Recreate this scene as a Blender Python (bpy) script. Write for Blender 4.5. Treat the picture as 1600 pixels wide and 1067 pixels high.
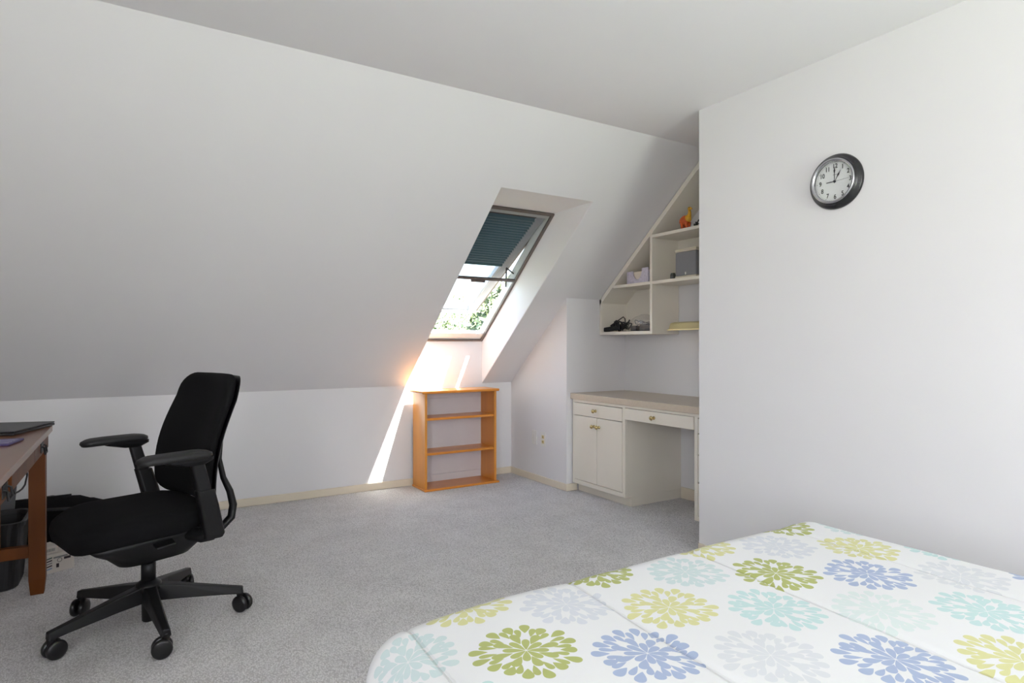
import bpy, bmesh, math, random
from mathutils import Vector, Matrix
random.seed(7)
for o in list(bpy.data.objects): bpy.data.objects.remove(o)
scene = bpy.context.scene
C = scene.collection

# ------------------------------------------------------------------ camera
TH = math.radians(31.7)
cam_d = bpy.data.cameras.new('camera'); cam = bpy.data.objects.new('camera', cam_d); C.objects.link(cam)
cam.location = (0, 0, 1.15); cam.rotation_euler = (math.pi/2, 0, -TH)
cam_d.sensor_width = 36; cam_d.lens = 36*963/1600; cam_d.shift_y = 4.5/1600; cam_d.clip_start = .02
scene.camera = cam

# ------------------------------------------------------------------ world, sun, window light, exposure
SUN = Vector((.311, -.305, 1)).normalized()          # towards the sun
world = bpy.data.worlds.new('world'); scene.world = world; world.use_nodes = True
wn = world.node_tree; wn.nodes.clear()
sky = wn.nodes.new('ShaderNodeTexSky'); sky.sky_type = 'NISHITA'; sky.sun_disc = False
sky.sun_elevation = math.asin(SUN.z); sky.sun_rotation = math.atan2(SUN.x, SUN.y); sky.air_density = 1.0; sky.dust_density = 3.0
bgn = wn.nodes.new('ShaderNodeBackground'); bgn.inputs['Strength'].default_value = .45
wo = wn.nodes.new('ShaderNodeOutputWorld')
wn.links.new(sky.outputs[0], bgn.inputs[0]); wn.links.new(bgn.outputs[0], wo.inputs[0])
sd = bpy.data.lights.new('sun', 'SUN'); sd.energy = 19; sd.angle = math.radians(.9); sd.color = (1, .96, .9)
so = bpy.data.objects.new('sun', sd); C.objects.link(so); so.location = (3, -4, 9)
so.rotation_euler = SUN.to_track_quat('Z', 'Y').to_euler()
def window_light(name, loc, rot, w, h, power, col=(1, 1, 1)):
    l = bpy.data.lights.new(name, 'AREA'); l.shape = 'RECTANGLE'; l.size = w; l.size_y = h; l.energy = power; l.color = col
    o = bpy.data.objects.new(name, l); C.objects.link(o); o.location = loc; o.rotation_euler = rot; return o
# daylight entering by the window in the wall behind the camera
window_light('window_daylight', (1.5, -2.58, 1.16), (math.pi/2, 0, 0), 1.1, 1.95, 18, (1, .972, 1.03))
# daylight from the window in the west gable, behind and left of the camera
window_light('gable_daylight', (-1.47, -1.3, 1.5), (math.pi/2, 0, -math.pi/2), 1.1, 1.15, 24, (1, .978, 1.01))
vs = scene.view_settings; vs.view_transform = 'Standard'; vs.look = 'None'; vs.gamma = 1; vs.use_curve_mapping = False
vs.exposure = 1.58

# ------------------------------------------------------------------ helpers
def lin(c): return tuple(((v/255)/12.92 if v/255 <= .04045 else ((v/255+.055)/1.055)**2.4) for v in c)
class NT:
    """small helper for node maths"""
    def __init__(s, mat): s.t = mat.node_tree
    def new(s, kind, **kw):
        n = s.t.nodes.new(kind)
        for k, v in kw.items(): setattr(n, k, v)
        return n
    def link(s, a, b): s.t.links.new(a, b)
    def m(s, op, a, b=None, c=None):
        n = s.new('ShaderNodeMath', operation=op)
        for i, v in enumerate((a, b, c)):
            if v is None: continue
            if isinstance(v, (int, float)): n.inputs[i].default_value = v
            else: s.link(v, n.inputs[i])
        return n.outputs[0]
    def mixf(s, f, a, b): return s.m('ADD', a, s.m('MULTIPLY', f, s.m('SUBTRACT', b, a)))
MATS = {}
def mat(name, col, rough=.6, metal=0, var=.06, scale=8, bump=0, bscale=60, spec=.5, coat=0, stretch=(1, 1, 1)):
    if name in MATS: return MATS[name]
    m = bpy.data.materials.new(name); m.use_nodes = True; MATS[name] = m
    nt = NT(m); b = m.node_tree.nodes['Principled BSDF']
    b.inputs['Roughness'].default_value = rough; b.inputs['Metallic'].default_value = metal
    b.inputs['Specular IOR Level'].default_value = spec; b.inputs['Coat Weight'].default_value = coat; b.inputs['Coat Roughness'].default_value = .15
    tc = nt.new('ShaderNodeTexCoord'); mp = nt.new('ShaderNodeMapping'); mp.inputs['Scale'].default_value = stretch
    nt.link(tc.outputs['Object'], mp.inputs[0])
    n = nt.new('ShaderNodeTexNoise'); n.inputs['Scale'].default_value = scale; n.inputs['Detail'].default_value = 4
    nt.link(mp.outputs[0], n.inputs['Vector'])
    r = nt.new('ShaderNodeValToRGB'); c = lin(col)
    r.color_ramp.elements[0].position = .3; r.color_ramp.elements[1].position = .7
    r.color_ramp.elements[0].color = tuple(v*(1-var) for v in c)+(1,)
    r.color_ramp.elements[1].color = tuple(min(1, v*(1+var)) for v in c)+(1,)
    nt.link(n.outputs['Fac'], r.inputs[0]); nt.link(r.outputs[0], b.inputs['Base Color'])
    if bump:
        n2 = nt.new('ShaderNodeTexNoise'); n2.inputs['Scale'].default_value = bscale; n2.inputs['Detail'].default_value = 3
        nt.link(mp.outputs[0], n2.inputs['Vector'])
        bp = nt.new('ShaderNodeBump'); bp.inputs['Strength'].default_value = bump; bp.inputs['Distance'].default_value = .002
        nt.link(n2.outputs['Fac'], bp.inputs['Height']); nt.link(bp.outputs[0], b.inputs['Normal'])
    return m

class MB:
    """collects shapes; build() links them as ONE mesh object"""
    def __init__(s): s.v = []; s.f = []
    def add(s, vs, fs):
        k = len(s.v); s.v += [tuple(v) for v in vs]; s.f += [tuple(i+k for i in f) for f in fs]; return s
    def box(s, x0, x1, y0, y1, z0, z1):
        return s.add([(x0,y0,z0),(x1,y0,z0),(x1,y1,z0),(x0,y1,z0),(x0,y0,z1),(x1,y0,z1),(x1,y1,z1),(x0,y1,z1)],
                     [(3,2,1,0),(4,5,6,7),(0,1,5,4),(1,2,6,5),(2,3,7,6),(3,0,4,7)])
    def hexa(s, pts):          # 8 points, bottom ring then top ring
        return s.add(pts, [(3,2,1,0),(4,5,6,7),(0,1,5,4),(1,2,6,5),(2,3,7,6),(3,0,4,7)])
    def loft(s, rings, cap=True, closed=False):
        if closed: rings = list(rings)+[rings[0]]; cap = False
        n = len(rings[0]); vs = [p for r in rings for p in r]; fs = []
        for i in range(len(rings)-1):
            for j in range(n):
                k = (j+1) % n; fs.append((i*n+j, i*n+k, (i+1)*n+k, (i+1)*n+j))
        if cap: fs.append(tuple(range(n))[::-1]); fs.append(tuple(range((len(rings)-1)*n, len(rings)*n)))
        return s.add(vs, fs)
    def cyl(s, p0, p1, r0, r1=None, n=16):
        r1 = r0 if r1 is None else r1; p0 = Vector(p0); p1 = Vector(p1); d = (p1-p0).normalized()
        a = d.orthogonal().normalized(); b = d.cross(a)
        ring = lambda p, r: [p+a*(r*math.cos(2*math.pi*i/n))+b*(r*math.sin(2*math.pi*i/n)) for i in range(n)]
        return s.loft([ring(p0, r0), ring(p1, r1)])
    def tube(s, pts, r, n=8, flat=1.0, up=None):
        pts = [Vector(p) for p in pts]; rings = []; rr = r if isinstance(r, (list, tuple)) else [r]*len(pts)
        a = None
        for i, p in enumerate(pts):
            d = (pts[min(i+1, len(pts)-1)]-pts[max(i-1, 0)]).normalized()
            if up is not None: a = (Vector(up)-d*Vector(up).dot(d)).normalized()
            else: a = d.orthogonal().normalized() if a is None else (a-d*a.dot(d)).normalized()
            b = d.cross(a)
            rings.append([p+a*(rr[i]*math.cos(2*math.pi*k/n))+b*(rr[i]*flat*math.sin(2*math.pi*k/n)) for k in range(n)])
        return s.loft(rings)
    def lathe(s, prof, o=(0,0,0), ax=(0,0,1), n=32, closed=False):
        o = Vector(o); ax = Vector(ax).normalized(); a = ax.orthogonal().normalized(); b = ax.cross(a)
        return s.loft([[o+ax*z+a*(r*math.cos(2*math.pi*i/n))+b*(r*math.sin(2*math.pi*i/n)) for i in range(n)] for r, z in prof], closed=closed)
    def prism(s, poly, f):      # poly: list of 2D points, f(p, 0/1) -> 3D
        return s.loft([[f(p, 0) for p in poly], [f(p, 1) for p in poly]])
    def ball(s, c, rx, ry, rz, n=12, m=8):
        rings = []
        for i in range(1, m):
            t = math.pi*i/m
            rings.append([(c[0]+rx*math.sin(t)*math.cos(2*math.pi*k/n), c[1]+ry*math.sin(t)*math.sin(2*math.pi*k/n), c[2]-rz*math.cos(t)) for k in range(n)])
        return s.loft(rings)
    def build(s, name, m, parent=None, smooth=False, bevel=0, sub=0, fix=True):
        me = bpy.data.meshes.new(name); me.from_pydata(s.v, [], s.f); me.update()
        if fix:
            bm = bmesh.new(); bm.from_mesh(me); bmesh.ops.recalc_face_normals(bm, faces=bm.faces); bm.to_mesh(me); bm.free()
        o = bpy.data.objects.new(name, me); C.objects.link(o)
        if m is not None: me.materials.append(m)
        if parent is not None: o.parent = parent
        if bevel:
            bv = o.modifiers.new('bevel', 'BEVEL'); bv.width = bevel; bv.segments = 2; bv.limit_method = 'ANGLE'; bv.angle_limit = math.radians(35)
        if sub:
            ss = o.modifiers.new('sub', 'SUBSURF'); ss.levels = sub; ss.render_levels = sub
        if smooth:
            for p in me.polygons: p.use_smooth = True
        elif bevel:
            pass
        return o
def empty(name, loc=(0,0,0), rz=0):
    o = bpy.data.objects.new(name, None); C.objects.link(o); o.location = loc; o.rotation_euler = (0, 0, rz); o.empty_display_size = .05; return o
def tag(o, label, cat, group=None):
    o['label'] = label; o['category'] = cat
    if group: o['group'] = group
    return o
def struct(o, label=None):
    o['kind'] = 'structure'
    if label: o['label'] = label
    return o

# ------------------------------------------------------------------ materials
wall_m = mat('wall_paint', (228, 226, 227), .55, var=.012, scale=1.5, bump=.06, bscale=180, spec=.3)
ceil_m = mat('ceiling_paint', (240, 239, 240), .7, var=.012, scale=1.5, bump=.05, bscale=150, spec=.2)
trim_m = mat('cream_trim_paint', (226, 214, 194), .4, var=.03, scale=5, bump=.04)
cream_m = mat('cream_cabinet_paint', (232, 225, 212), .38, var=.02, scale=4, bump=.05, bscale=90)
dark_gap = mat('dark_gap', (70, 62, 54), .8)
counter_m = mat('taupe_laminate', (202, 187, 168), .35, var=.04, scale=60)
pine_m = mat('honey_pine', (222, 146, 52), .35, var=.16, scale=6, stretch=(1, 1, .12), bump=.03, coat=.3)
pineh_m = mat('honey_pine_shelf', (216, 138, 50), .35, var=.16, scale=6, stretch=(.12, 1, 1), bump=.03, coat=.3)
black_pl = mat('black_plastic', (15, 15, 16), .45, var=.1, scale=30, spec=.35)
black_fab = mat('black_fabric', (17, 17, 18), .95, var=.25, scale=500, bump=.4, bscale=700, spec=.15)
brown_m = mat('brown_oak', (100, 54, 16), .45, var=.25, scale=9, stretch=(1, 1, .1), bump=.05, coat=0, spec=.2)
brownt_m = mat('brown_oak_top', (120, 76, 48), .3, var=.2, scale=9, stretch=(1, .1, 1), bump=.05, coat=.4)
brass_m = mat('brass', (206, 186, 134), .25, metal=1, var=.05)
silver_m = mat('silver', (190, 190, 194), .25, metal=1, var=.03)
white_pl = mat('white_plastic', (228, 226, 222), .4, var=.02)
ivory_pl = mat('ivory_plastic', (222, 205, 150), .4, var=.02)
def blind_mat():
    m = bpy.data.materials.new('teal_blind_fabric'); m.use_nodes = True; nt = NT(m); t = m.node_tree; t.nodes.clear()
    df = nt.new('ShaderNodeBsdfDiffuse'); tl = nt.new('ShaderNodeBsdfTranslucent'); mx = nt.new('ShaderNodeMixShader'); out = nt.new('ShaderNodeOutputMaterial')
    n = nt.new('ShaderNodeTexNoise'); n.inputs['Scale'].default_value = 60; r = nt.new('ShaderNodeValToRGB')
    r.color_ramp.elements[0].color = lin((104, 130, 138))+(1,); r.color_ramp.elements[1].color = lin((122, 146, 152))+(1,)
    nt.link(n.outputs['Fac'], r.inputs[0]); nt.link(r.outputs[0], df.inputs[0]); nt.link(r.outputs[0], tl.inputs[0])
    mx.inputs[0].default_value = .35; nt.link(df.outputs[0], mx.inputs[1]); nt.link(tl.outputs[0], mx.inputs[2]); nt.link(mx.outputs[0], out.inputs[0])
    return m
teal_m = blind_mat()
grey_metal = mat('grey_brown_metal', (112, 102, 96), .4, metal=.4, var=.06)
sash_m = mat('pale_grey_sash_paint', (186, 188, 194), .5, var=.03)
white_wood = mat('white_window_paint', (232, 232, 230), .45, var=.02)

def glass_mat(name='window_glass', tint=(.93, .96, .95, 1)):
    m = bpy.data.materials.new(name); m.use_nodes = True; nt = NT(m); t = m.node_tree; t.nodes.clear()
    tr = nt.new('ShaderNodeBsdfTransparent'); tr.inputs[0].default_value = tint
    gl = nt.new('ShaderNodeBsdfGlossy'); gl.inputs['Roughness'].default_value = .02
    fr = nt.new('ShaderNodeLayerWeight'); fr.inputs[0].default_value = .5
    noise = nt.new('ShaderNodeTexNoise'); noise.inputs['Scale'].default_value = 3
    mx = nt.new('ShaderNodeMixShader'); out = nt.new('ShaderNodeOutputMaterial')
    f = nt.m('ADD', .035, nt.m('MULTIPLY', nt.m('POWER', fr.outputs['Facing'], 5), nt.m('ADD', .85, nt.m('MULTIPLY', noise.outputs['Fac'], .1))))
    nt.link(f, mx.inputs[0]); nt.link(tr.outputs[0], mx.inputs[1]); nt.link(gl.outputs[0], mx.inputs[2]); nt.link(mx.outputs[0], out.inputs[0])
    return m
glass_m = glass_mat(); crystal_m = glass_mat('clock_crystal', (.995, .995, .995, 1))
def screen_mat():
    m = bpy.data.materials.new('insect_screen_mesh'); m.use_nodes = True; nt = NT(m); t = m.node_tree; t.nodes.clear()
    tr = nt.new('ShaderNodeBsdfTransparent'); df = nt.new('ShaderNodeBsdfDiffuse'); df.inputs[0].default_value = (.04, .04, .04, 1)
    n = nt.new('ShaderNodeTexNoise'); n.inputs['Scale'].default_value = 400
    mx = nt.new('ShaderNodeMixShader'); out = nt.new('ShaderNodeOutputMaterial')
    nt.link(nt.m('ADD', .16, nt.m('MULTIPLY', n.outputs['Fac'], .1)), mx.inputs[0]); nt.link(tr.outputs[0], mx.inputs[1]); nt.link(df.outputs[0], mx.inputs[2]); nt.link(mx.outputs[0], out.inputs[0])
    return m
screen_m = screen_mat()

def carpet_mat():
    m = bpy.data.materials.new('grey_loop_carpet'); m.use_nodes = True; nt = NT(m); b = m.node_tree.nodes['Principled BSDF']
    b.inputs['Roughness'].default_value = .95; b.inputs['Specular IOR Level'].default_value = .1
    tc = nt.new('ShaderNodeTexCoord'); mp = nt.new('ShaderNodeMapping'); mp.inputs['Rotation'].default_value = (0, 0, .35)
    mp.inputs['Scale'].default_value = (1, .62, 1)
    nt.link(tc.outputs['Object'], mp.inputs[0])
    vo = nt.new('ShaderNodeTexVoronoi'); vo.inputs['Scale'].default_value = 165; vo.inputs['Randomness'].default_value = .7; nt.link(mp.outputs[0], vo.inputs['Vector'])
    n1 = nt.new('ShaderNodeTexNoise'); n1.inputs['Scale'].default_value = 260; n1.inputs['Detail'].default_value = 3; nt.link(tc.outputs['Object'], n1.inputs['Vector'])
    n2 = nt.new('ShaderNodeTexNoise'); n2.inputs['Scale'].default_value = 5; n2.inputs['Detail'].default_value = 3; nt.link(tc.outputs['Object'], n2.inputs['Vector'])
    f = nt.m('ADD', nt.m('MULTIPLY', vo.outputs['Distance'], .75), nt.m('ADD', nt.m('MULTIPLY', n1.outputs['Fac'], .5), nt.m('MULTIPLY', n2.outputs['Fac'], .3)))
    r = nt.new('ShaderNodeValToRGB'); e = r.color_ramp.elements
    e[0].position = .45; e[0].color = lin((242, 240, 240))+(1,); e[1].position = 1.0; e[1].color = lin((190, 187, 187))+(1,)
    nt.link(f, r.inputs[0]); nt.link(r.outputs[0], b.inputs['Base Color'])
    bp = nt.new('ShaderNodeBump'); bp.inputs['Strength'].default_value = .9; bp.inputs['Distance'].default_value = .004; bp.invert = True
    nt.link(f, bp.inputs['Height']); nt.link(bp.outputs[0], b.inputs['Normal'])
    return m
carpet_m = carpet_mat()

# ------------------------------------------------------------------ room shell
XW, XG, XC, XB = -1.5, 2.903, 2.665, 3.51      # west wall, gable wall, clock wall, niche back
YK, ZK, YS, H = 4.715, .812, -2.65, 2.44       # knee wall, its height, south wall, ceiling
YC = 2.785                                     # where slope meets the flat ceiling
YN, YE = 3.885, 2.35                           # niche left side, edge of the clock wall
T = .12
sl = Vector((0, YC-YK, H-ZK)).normalized(); nn = Vector((0, sl.z, -sl.y))   # up the slope, outward normal
P0 = Vector((0, YK, ZK))
def SP(x, s, off=0): return P0 + Vector((x, 0, 0)) + sl*s + nn*off
SMAX = (Vector((0, YC, H))-P0).length
OX0, OX1, WS0, WS1, WOFF = 1.895, 2.605, .24, 1.655, .284   # skylight opening and frame

struct(MB().box(XW-T, XB+T, YS-T, YK+T, -.1, 0).build('floor', carpet_m))
struct(MB().box(XW-T, XB+T, YS-T, YC+.3, H, H+.1).build('ceiling', ceil_m))
ww = MB().box(XW-T, XW, YS-T, -1.9, 0, 3.2).box(XW-T, XW, -.7, YK+T, 0, 3.2).box(XW-T, XW, -1.9, -.7, 0, .88).box(XW-T, XW, -1.9, -.7, 2.12, 3.2)
struct(ww.build('wall_west', wall_m))
w3 = struct(empty('window_3', (XW-.06, 0, 0)))
f3 = MB()
for a, b, c, d in ((-1.9, -1.85, .88, 2.12), (-.75, -.7, .88, 2.12), (-1.85, -.75, .88, .93), (-1.85, -.75, 2.07, 2.12)): f3.box(-.03, .03, a, b, c, d)
f3.build('window_frame', white_wood, w3, bevel=.004)
MB().box(-.005, .005, -1.85, -.75, .93, 2.07).build('pane', glass_m, w3)
# knee wall, with the taller piece that runs up into the skylight shaft
kw = MB().box(XW, OX0, YK, YK+T, 0, ZK).box(OX1, XG+.3, YK, YK+T, 0, ZK).box(OX0, OX1, YK, YK+.05, 0, 1.184)
struct(kw.build('wall_knee', wall_m))
# clock wall (front of a closet) and closet side
struct(MB().box(XC, XC+.10, YS-T, YE, 0, H).box(XC+.10, XB+T, YE-.10, YE, 0, H).build('wall_clock', wall_m))
# gable wall: low part of the slope, ending at the niche
gx = XG
gp = [(YN, 0), (YK, 0), (YK, ZK), (YN, ZK+(YK-YN)*sl.z/-sl.y)]
g = MB().prism(gp, lambda p, k: (gx+(XB+T-gx)*k, p[0], p[1]))
struct(g.build('wall_gable', wall_m))
struct(MB().box(XB, XB+T, YE-.1, YN, 0, H+.3).build('wall_niche_back', wall_m))
# sloped ceiling with the skylight shaft
def quad_slab(mb, a, b, c, d, off): a, b, c, d = map(Vector, (a, b, c, d)); mb.hexa([a, b, c, d, a+off, b+off, c+off, d+off])
m_ = MB(); so_ = nn*.05
STOP = (Vector((0, 3.193, 2.097))-P0).dot(sl)
quad_slab(m_, SP(XW, 0), SP(OX0, 0), SP(OX0, SMAX+.1), SP(XW, SMAX+.1), so_)
quad_slab(m_, SP(OX1, 0), SP(XB+T, 0), SP(XB+T, SMAX+.1), SP(OX1, SMAX+.1), so_)
quad_slab(m_, SP(OX0, STOP), SP(OX1, STOP), SP(OX1, SMAX+.1), SP(OX0, SMAX+.1), so_)
struct(m_.build('ceiling_slope', wall_m))
# shaft reveals
wbl, wtl = SP(0, WS0, WOFF), SP(0, WS1, WOFF)
def reveal(x, dx):
    pts = [SP(x, .002, .004), SP(x, STOP-.002, .004), Vector((x, wtl.y, wtl.z)), Vector((x, wbl.y, wbl.z))]
    pts[2] = pts[2]+nn*.1; pts[3] = pts[3]+nn*.1
    return MB().loft([[tuple(p) for p in pts], [tuple(p+Vector((dx, 0, 0))) for p in pts]])
struct(reveal(OX1-.002, .03).build('trim_1', wall_m)); struct(reveal(OX0+.002, -.03).build('trim_2', wall_m))
tr = MB(); a = SP(0, STOP); zt = a.z
quad_slab(tr, (OX0-.03, a.y, zt), (OX1+.03, a.y, zt), (OX1+.03, wtl.y+.06, zt), (OX0-.03, wtl.y+.06, zt), Vector((0, 0, .04)))
struct(tr.build('trim_3', wall_m))
# the roof outside
rf = MB(); ro = nn*.06; RO = WOFF+.07
quad_slab(rf, SP(XW-.5, -1.0, RO), SP(OX0-.02, -1.0, RO), SP(OX0-.02, 3.4, RO), SP(XW-.5, 3.4, RO), ro)
quad_slab(rf, SP(OX1+.02, -1.0, RO), SP(XB+.5, -1.0, RO), SP(XB+.5, 3.4, RO), SP(OX1+.02, 3.4, RO), ro)
quad_slab(rf, SP(OX0-.02, -1.0, RO), SP(OX1+.02, -1.0, RO), SP(OX1+.02, WS0-.04, RO), SP(OX0-.02, WS0-.04, RO), ro)
quad_slab(rf, SP(OX0-.02, WS1+.06, RO), SP(OX1+.02, WS1+.06, RO), SP(OX1+.02, 3.4, RO), SP(OX0-.02, 3.4, RO), ro)
struct(rf.build('roof', mat('roof_shingle', (128, 124, 120), .9, var=.2, scale=20)))
# south wall with a real window opening; unseen eave added to block the sun
WX0, WX1, WZ0, WZ1 = .92, 2.08, .12, 2.2
sw = MB().box(XW, WX0, YS-T, YS, 0, H).box(WX1, XC, YS-T, YS, 0, H).box(WX0, WX1, YS-T, YS, 0, WZ0).box(WX0, WX1, YS-T, YS, WZ1, H)
struct(sw.build('wall_south', wall_m))
struct(MB().box(XW-.5, XB+.5, YS-1.4, YS-T, H+.02, H+.10).build('added_sun_eave', white_wood))
w2 = struct(empty('window_2', (0, YS-.06, 0)))
f2 = MB()
for a, b, c, d in ((WX0, WX0+.05, WZ0, WZ1), (WX1-.05, WX1, WZ0, WZ1), (WX0+.05, WX1-.05, WZ0, WZ0+.05), (WX0+.05, WX1-.05, WZ1-.05, WZ1)): f2.box(a, b, -.03, .03, c, d)
f2.build('window_frame', white_wood, w2, bevel=.004)
MB().box(WX0+.05, WX1-.05, -.005, .005, WZ0+.05, WZ1-.05).build('pane', glass_m, w2)
# baseboards
def bb(name, x0, x1, y0, y1, h=.057):
    struct(MB().box(x0, x1, y0, y1, 0, h).build(name, trim_m, bevel=.004))
bb('baseboard_knee', XW, XG, YK-.013, YK)
bb('baseboard_gable', XG-.013, XG, YN, YK-.013)
bb('baseboard_niche_side', XG-.013, 3.0, YN-.013, YN)
bb('baseboard_niche_back', XB-.013, XB, 2.645, 3.26, .085)
bb('baseboard_west', XW, XW+.013, YS, YK-.013)
bb('baseboard_clock', XC-.013, XC, YS, YE-.001)

# ------------------------------------------------------------------ skylight
win = struct(empty('window_1', SP(0, 0, 0)), 'skylight in the sloped ceiling with its sash tilted open')
def WP(x, s, off): return sl*s + nn*off + Vector((x, 0, 0))
def wbox(mb, x0, x1, s0, s1, o0, o1):
    mb.hexa([WP(x0, s0, o0), WP(x1, s0, o0), WP(x1, s1, o0), WP(x0, s1, o0), WP(x0, s0, o1), WP(x1, s0, o1), WP(x1, s1, o1), WP(x0, s1, o1)]); return mb
FO0, FO1 = WOFF, WOFF+.075
JX0, JX1 = OX0+.025, OX1-.025
fr = MB(); wbox(fr, OX0, JX0, WS0, WS1, FO0+.006, FO1); wbox(fr, JX1, OX1, WS0, WS1, FO0+.006, FO1)
wbox(fr, JX0, JX1, WS0, WS0+.085, FO0+.006, FO1-.03); wbox(fr, JX0, JX1, WS1-.06, WS1, FO0+.006, FO1)
fr.build('frame', white_wood, win, bevel=.004)
ln = MB()                                             # thin brown metal lining (screen cassette and rails)
for x0, x1 in ((OX0+.002, OX0+.022), (OX1-.022, OX1-.002)): wbox(ln, x0, x1, WS0, WS1, FO0-.012, FO0+.006)
wbox(ln, OX0+.022, OX1-.022, WS0, WS0+.016, FO0-.012, FO0+.006); wbox(ln, OX0+.022, OX1-.022, WS1-.022, WS1, FO0-.012, FO0+.006)
ln.build('screen_rail', grey_metal, win, bevel=.002)
br = MB(); wbox(br, OX0+.02, OX1-.02, .966, .988, FO0-.014, FO0+.004); bar = br.build('screen_bar', grey_metal, win, bevel=.003)
hb = MB(); wbox(hb, 2.20, 2.32, .950, .968, FO0-.022, FO0-.004); hb.build('pull_grip', grey_metal, bar, bevel=.003)
sc = MB(); wbox(sc, OX0+.022, OX1-.022, .988, WS1-.02, FO0-.004, FO0-.003); sc.build('insect_screen', screen_m, win)
# sash: hinged at the top, swung outward
SA = math.radians(9.8); S1, SO = 1.635, WOFF+.018; SL = 1.33
def TP(x, q, o):      # q distance down from hinge, o outward from sash inner face
    ds = -sl*math.cos(SA)+nn*math.sin(SA); dn = nn*math.cos(SA)+sl*math.sin(SA)
    return sl*S1+nn*SO+ds*q+dn*o+Vector((x, 0, 0))
def tbox(mb, x0, x1, q0, q1, o0, o1):
    mb.hexa([TP(x0, q0, o0), TP(x1, q0, o0), TP(x1, q1, o0), TP(x0, q1, o0), TP(x0, q0, o1), TP(x1, q0, o1), TP(x1, q1, o1), TP(x0, q1, o1)]); return mb
GX0, GX1 = 2.01, 2.49
for (a, b, c, d) in ((JX0+.004, GX0, 0, SL), (GX1, JX1-.004, 0, SL)):
    s_ = MB(); tbox(s_, a, b, c, d, 0, .045); st = s_.build('sash_stile', sash_m, win, bevel=.005)
    e_ = MB(); xo = (a-.058, a+.03) if a < 2.2 else (b-.03, b+.058)
    tbox(e_, xo[0], xo[1], .06, d+.03, .045, .065); e_.build('outer_cladding', grey_metal, st, bevel=.003)
for c, d in ((0, .07), (SL-.075, SL)):
    s_ = MB(); tbox(s_, GX0, GX1, c, d, 0, .045); s_.build('sash_rail', sash_m, win, bevel=.005)
tb = MB(); tb.tube([TP(GX0+.02, SL-.05, -.022), TP(GX1-.02, SL-.05, -.022)], .016, 12); tb.build('sash_grip', sash_m, win, smooth=True)
s_ = MB(); tbox(s_, GX0, GX1, .07, SL-.075, .02, .026); s_.build('pane', glass_m, win)
tr_ = MB(); tbox(tr_, GX0, GX1, .01, .055, -.012, 0); tr_.build('blind_headrail', grey_metal, win, bevel=.003)
op = MB(); op.tube([WP(JX1-.012, .87, FO0+.03), TP(JX1-.02, .66, .0)], .006, 8); op.tube([WP(JX1-.012, 1.02, FO0+.03), TP(JX1-.02, .66, .0)], .006, 8)
op.build('opening_arm', mat('dark_steel', (60, 58, 58), .4, metal=.8), win)
# pleated blind, pulled part way down
bl = empty('pleated_blind', SP(0, 0, 0)); tag(bl, 'teal pleated blind half drawn over the open skylight', 'blind')
BX0, BX1, BQ0, BQ1 = 2.014, 2.484, .055, .605
pb = MB(); n = 20; pts = []
vs_ = []; fs_ = []
for i in range(n*2+1):
    q = BQ0+(BQ1-BQ0)*((i//2)+(.8 if i % 2 else 0))/n; o = -.026 if i % 2 else -.004
    for x in (BX0, BX1): vs_.append(tuple(TP(x, q, o)))
    for x in (BX0, BX1): vs_.append(tuple(TP(x, q, o+.0015)))
for i in range(n*2):
    k = i*4; fs_ += [(k, k+1, k+5, k+4), (k+2, k+6, k+7, k+3), (k, k+4, k+6, k+2), (k+1, k+3, k+7, k+5)]
pb.add(vs_, fs_); pb.build('pleated_fabric', teal_m, bl)
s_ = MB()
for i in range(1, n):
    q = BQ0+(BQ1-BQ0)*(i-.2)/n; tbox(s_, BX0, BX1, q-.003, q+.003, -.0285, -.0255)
s_.build('pleat_light_strip', mat('painted_fold_light', (140, 160, 166), .8), bl)  # paler strips paint the light that shows through the pleat folds
s_ = MB(); tbox(s_, BX0-.004, BX1+.004, BQ1, BQ1+.016, -.024, -.004); s_.build('bottom_bar', mat('teal_metal', (70, 110, 114), .4), bl, bevel=.002)
s_ = MB()
for x in (BX1+.004, ): s_.tube([TP(x, BQ0, -.014), TP(x, BQ1+.4, -.014)], .0015, 6)
s_.build('guide_cord', white_pl, bl)

# ------------------------------------------------------------------ trees and ground outside
struct(MB().box(-60, 80, -60, 90, -3.4, -3.2).build('ground', mat('lawn', (96, 120, 60), .95, var=.3, scale=3)))
leafm = mat('tree_leaf', (104, 118, 82), .6, var=.35, scale=3)
def tree(name, loc, cr, hz, label, nleaf, seed):
    rnd = random.Random(seed); t = empty(name, (loc[0], loc[1], -3.2)); tag(t, label, 'tree', 'trees outside the skylight')
    tm = MB(); tm.tube([(0, 0, 0), (.08, .05, hz*.4), (0, .1, hz*.75), (.05, 0, hz)], [.2, .16, .11, .04], 8)
    for k in range(6):
        a = k*1.05; tm.tube([(0, .05, hz*(.45+.05*k)), (cr*.7*math.cos(a), cr*.7*math.sin(a), hz*(.6+.06*k))], [.06, .015], 6)
    tm.build('trunk', mat('bark', (92, 78, 64), .9, var=.3, scale=20), t, smooth=True)
    lm = MB()
    for k in range(nleaf):
        while True:
            p = Vector((rnd.uniform(-1, 1), rnd.uniform(-1, 1), rnd.uniform(-1, 1)))
            if .35 < p.length < 1 and math.sin(p.x*6+seed)*math.sin(p.y*5)*math.sin(p.z*7+1) > -.35: break
        c = Vector((p.x*cr, p.y*cr, hz*.8+p.z*cr*1.0)); a = Vector((rnd.gauss(0, 1), rnd.gauss(0, 1), rnd.gauss(0, 1))).normalized(); b = a.orthogonal().normalized()
        l = rnd.uniform(.08, .14); w = l*.45
        lm.add([c-a*l, c-b*w, c+a*l, c+b*w], [(0, 1, 2, 3)])
    f = lm.build('foliage', leafm, t, fix=False); f['kind'] = 'stuff'
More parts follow.
